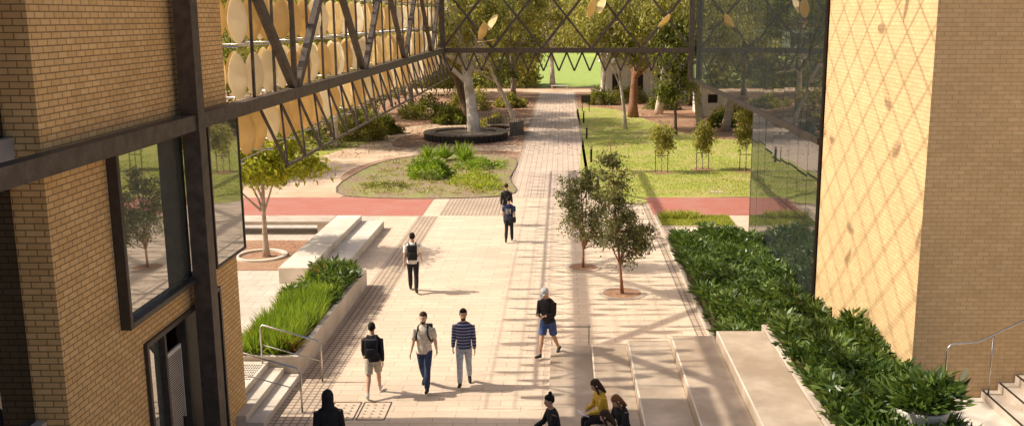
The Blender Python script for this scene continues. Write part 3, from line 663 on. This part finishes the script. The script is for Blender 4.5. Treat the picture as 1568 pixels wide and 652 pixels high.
    ob=bpy.data.objects.new('tmp',me); COL.objects.link(ob)
    r=ob.modifiers.new('r','REMESH'); r.mode='VOXEL'; r.voxel_size=.0095
    sm=ob.modifiers.new('s','SMOOTH'); sm.factor=.5; sm.iterations=2
    dg=bpy.context.evaluated_depsgraph_get(); m2=bpy.data.meshes.new_from_object(ob.evaluated_get(dg)); bpy.data.objects.remove(ob)
    m2.materials.clear()
    for m in mats: m2.materials.append(m)
    mi=[]
    for p in m2.polygons:
        h=bvh.find_nearest(p.center); mi.append(lab[h[2]] if h[2] is not None else 0)
    m2.polygons.foreach_set('material_index',mi); m2.polygons.foreach_set('use_smooth',[True]*len(mi))
    zmin=min(v.co.z for v in m2.vertices) if not o.get('seat') else .90-.10-o['seat']
    sc=height/1.79
    body=bpy.data.objects.new('body',m2); COL.objects.link(body); body.parent=e; body.scale=(sc,)*3; body.location=(0,0,-zmin*sc)
    def child(mb,nm,mts,smooth=True,bev=0):
        q=mb.build(nm,mts,e,smooth,bev); q.scale=(sc,)*3; q.location=(0,0,-zmin*sc); return q
    if hair!='hood':
        f=MB()
        for sx in (-1,1): f.tube([(sx*.031-.008,.0915,1.667),(sx*.031+.008,.0915,1.667)],[.0065,.0065],8,0)
        f.tube([(-.02,.098,1.596),(0,.102,1.595),(.02,.098,1.596)],[.004,.006,.004],6,1)
        for i in range(len(f.v)): f.v[i]=tuple(TH@Vector(f.v[i]))
        child(f,'eyes_and_mouth',[M_eye,M_lip])
    if o.get('backpack'):
        f=MB()
        f.box(-.145,.145,-.29,-.125,1.0,1.44); f.box(-.11,.11,-.335,-.292,1.04,1.24)
        for i in range(len(f.v)): f.v[i]=tuple(T@Vector(f.v[i]))
        child(f,'backpack',[C_black],True,.045)
        f=MB()
        for sx in (-1,1): f.tube([(sx*.09,-.14,1.42),(sx*.10,-.08,1.47),(sx*.105,.02,1.48),(sx*.11,.11,1.41),(sx*.13,.14,1.28),(sx*.175,.06,1.14),(sx*.15,-.13,1.08)],[.02]*7,8,flat=.35,up=(0,0,1))
        for i in range(len(f.v)): f.v[i]=tuple(T@Vector(f.v[i]))
        child(f,'straps',[C_black])
    if o.get('bag'):
        f=MB(); f.box(.02,.30,-.26,-.15,.78,1.0); child(f,'shoulder_bag',[C_black],True,.03)
        f=MB(); f.tube([(.12,-.2,.98),(.0,-.16,1.2),(-.13,-.02,1.49),(-.05,.13,1.3),(.15,.15,1.0)],[.014]*5,6); child(f,'bag_strap',[C_black])
    if o.get('print'):
        f=MB()
        for i in range(4):
            for j in range(4):
                x=-.11+.055*j; z=1.12+.05*i; f.box(x,x+.035,-.142,-.130,z,z+.03)
        child(f,'shirt_print',[C_white],False)
    if o.get('hold'):
        c=(hands[0]+hands[1])/2; f=MB()
        if o['hold']=='phone': f.box(-.035,.035,-.005,.005,-.07,.07)
        else: f.box(-.15,.15,-.1,.1,-.002,.004)
        for i in range(len(f.v)): f.v[i]=tuple(Matrix.Rotation(-.9 if o['hold']=='phone' else .4,3,'X')@Vector(f.v[i])+c)
        child(f,o['hold'],[C_black if o['hold']=='phone' else C_white],False)
    return e
def walk(a=.42,lead=0,arm=.3):
    l=[(a,.12,.02),(-a*.75,.35,.02)]; fp=[.25,-.55]; ar=[(-arm,.14,.15,0),(arm,.14,.35,0)]
    if lead: l=l[::-1]; fp=fp[::-1]; ar=ar[::-1]
    return dict(legs=l,fpitch=fp,arms=ar)
PI=math.pi
person('walking_man',-4.16,20.4,.05,1.66,dict(walk(.36,1),shirt=C_black,pants=C_shorts,plen=.42,sleeve=.97,backpack=True,hair=C_hairb,shoe=C_shoew))
person('walking_man',-3.08,20.75,PI-.1,1.80,dict(walk(.36,0),shirt=C_cream,pants=C_denim,sleeve=.42,backpack=True,hair=C_hair,hairstyle='beard',skin=skin2))
person('walking_man',-2.22,20.95,PI+.05,1.78,dict(walk(.22,1,.15),shirt=C_stripe,pants=C_light,sleeve=.97,hair=C_hairb,hairstyle='beard',skin=skin))
person('walking_man',-.36,22.9,PI-.5,1.80,dict(walk(.34,1),arms=[(.25,.1,1.45,.5),(.25,.1,1.45,.5)],lean=.12,headpitch=.45,shirt=C_black,pants=C_blue,plen=.46,sleeve=.97,hair=C_cap,hairstyle='cap',hold='phone',shoe=C_shoe))
person('walking_man',-4.53,28.7,.1,1.80,dict(walk(.3,0),shirt=C_white,pants=C_black,sleeve=.4,backpack=True,hair=C_hairb,shoe=C_shoe))
person('walking_man',-1.99,35.4,-.05,1.66,dict(walk(.2,1),shirt=C_navy,pants=C_black,sleeve=.42,hair=C_hairb,bag=True,**{'print':True}))
person('walking_woman',-2.25,38.4,.0,1.64,dict(walk(.25,0),shirt=C_black,pants=C_black,sleeve=.97,hair=C_hair,build=.9))
person('standing_person',-4.1,16.1,.2,1.76,dict(walk(.1,0,.1),shirt=C_black,pants=C_black,sleeve=.97,hair=C_black,hairstyle='hood'))
sit=lambda:dict(legs=[(1.5,1.45,.1),(1.42,1.5,.06)],fpitch=(0,0))
person('seated_person',-.13,18.0,PI*.5+.3,1.72,dict(legs=[(1.9,2.2,.2),(1.8,2.1,.2)],arms=[(.6,.15,.9,.4),(.6,.15,.9,.4)],seat=.01,z=.06,lean=.2,shirt=C_black,pants=C_black,sleeve=.97,hair=C_hairb,hairstyle='bun',build=.9))
person('seated_woman',.83,18.45,PI*.5+.3,1.68,dict(sit(),arms=[(.5,.12,1.0,.5),(.5,.12,1.0,.5)],seat=.01,z=.25,lean=.22,headpitch=.3,shirt=C_yel,pants=C_black,sleeve=.97,hair=C_hair,hairstyle='long',build=.9,skin=skin2,hold='papers'))
person('seated_woman',1.2,17.75,PI*.5+.6,1.68,dict(sit(),arms=[(.5,.12,1.0,.5),(.5,.12,1.0,.5)],seat=.01,z=.25,lean=.25,headpitch=.4,shirt=C_black,pants=C_denim,sleeve=.97,hair=C_fair,hairstyle='long',build=.9,skin=skin2,hold='papers'))
person('seated_woman',.95,16.85,PI*.5-.1,1.66,dict(sit(),arms=[(.5,.12,1.0,.5),(.5,.12,1.0,.5)],seat=.01,z=.25,lean=.2,headpitch=.3,shirt=C_rust,pants=C_black,sleeve=.97,hair=C_hair,hairstyle='long',build=.9,skin=skin2))
# ------------------------------------------------------------------ world, sun, camera
EL=43; d=Vector((math.cos(math.radians(EL)),-.02,-math.sin(math.radians(EL))))
W=bpy.data.worlds.new('World'); S.world=W; W.use_nodes=True; nt=W.node_tree
sky=nt.nodes.new('ShaderNodeTexSky'); sky.sky_type='NISHITA'; sky.sun_disc=False; sky.sun_elevation=math.radians(EL); sky.sun_rotation=math.radians(270)
sky.dust_density=6.0; sky.ozone_density=.3; sky.air_density=1.0
bg=nt.nodes['Background']; nt.links.new(sky.outputs[0],bg.inputs[0]); bg.inputs[1].default_value=.15
sun=bpy.data.lights.new('sun','SUN'); sun.energy=5.0; sun.angle=math.radians(.6); sun.color=(1,.91,.76)
so=bpy.data.objects.new('sun',sun); COL.objects.link(so); so.rotation_euler=d.to_track_quat('-Z','Y').to_euler(); so.location=(-20,0,30)
cam=bpy.data.cameras.new('camera'); co=bpy.data.objects.new('camera',cam); COL.objects.link(co)
co.location=(0,0,8.2); co.rotation_euler=(math.radians(90-11.35),0,0); cam.sensor_width=36; cam.lens=34.44; cam.shift_x=-.0497; cam.clip_end=3000; cam.clip_start=.1
S.camera=co
S.view_settings.view_transform='Standard'; S.view_settings.look='None'; S.view_settings.exposure=0; S.view_settings.gamma=1
print('DONE',len(bpy.data.objects))
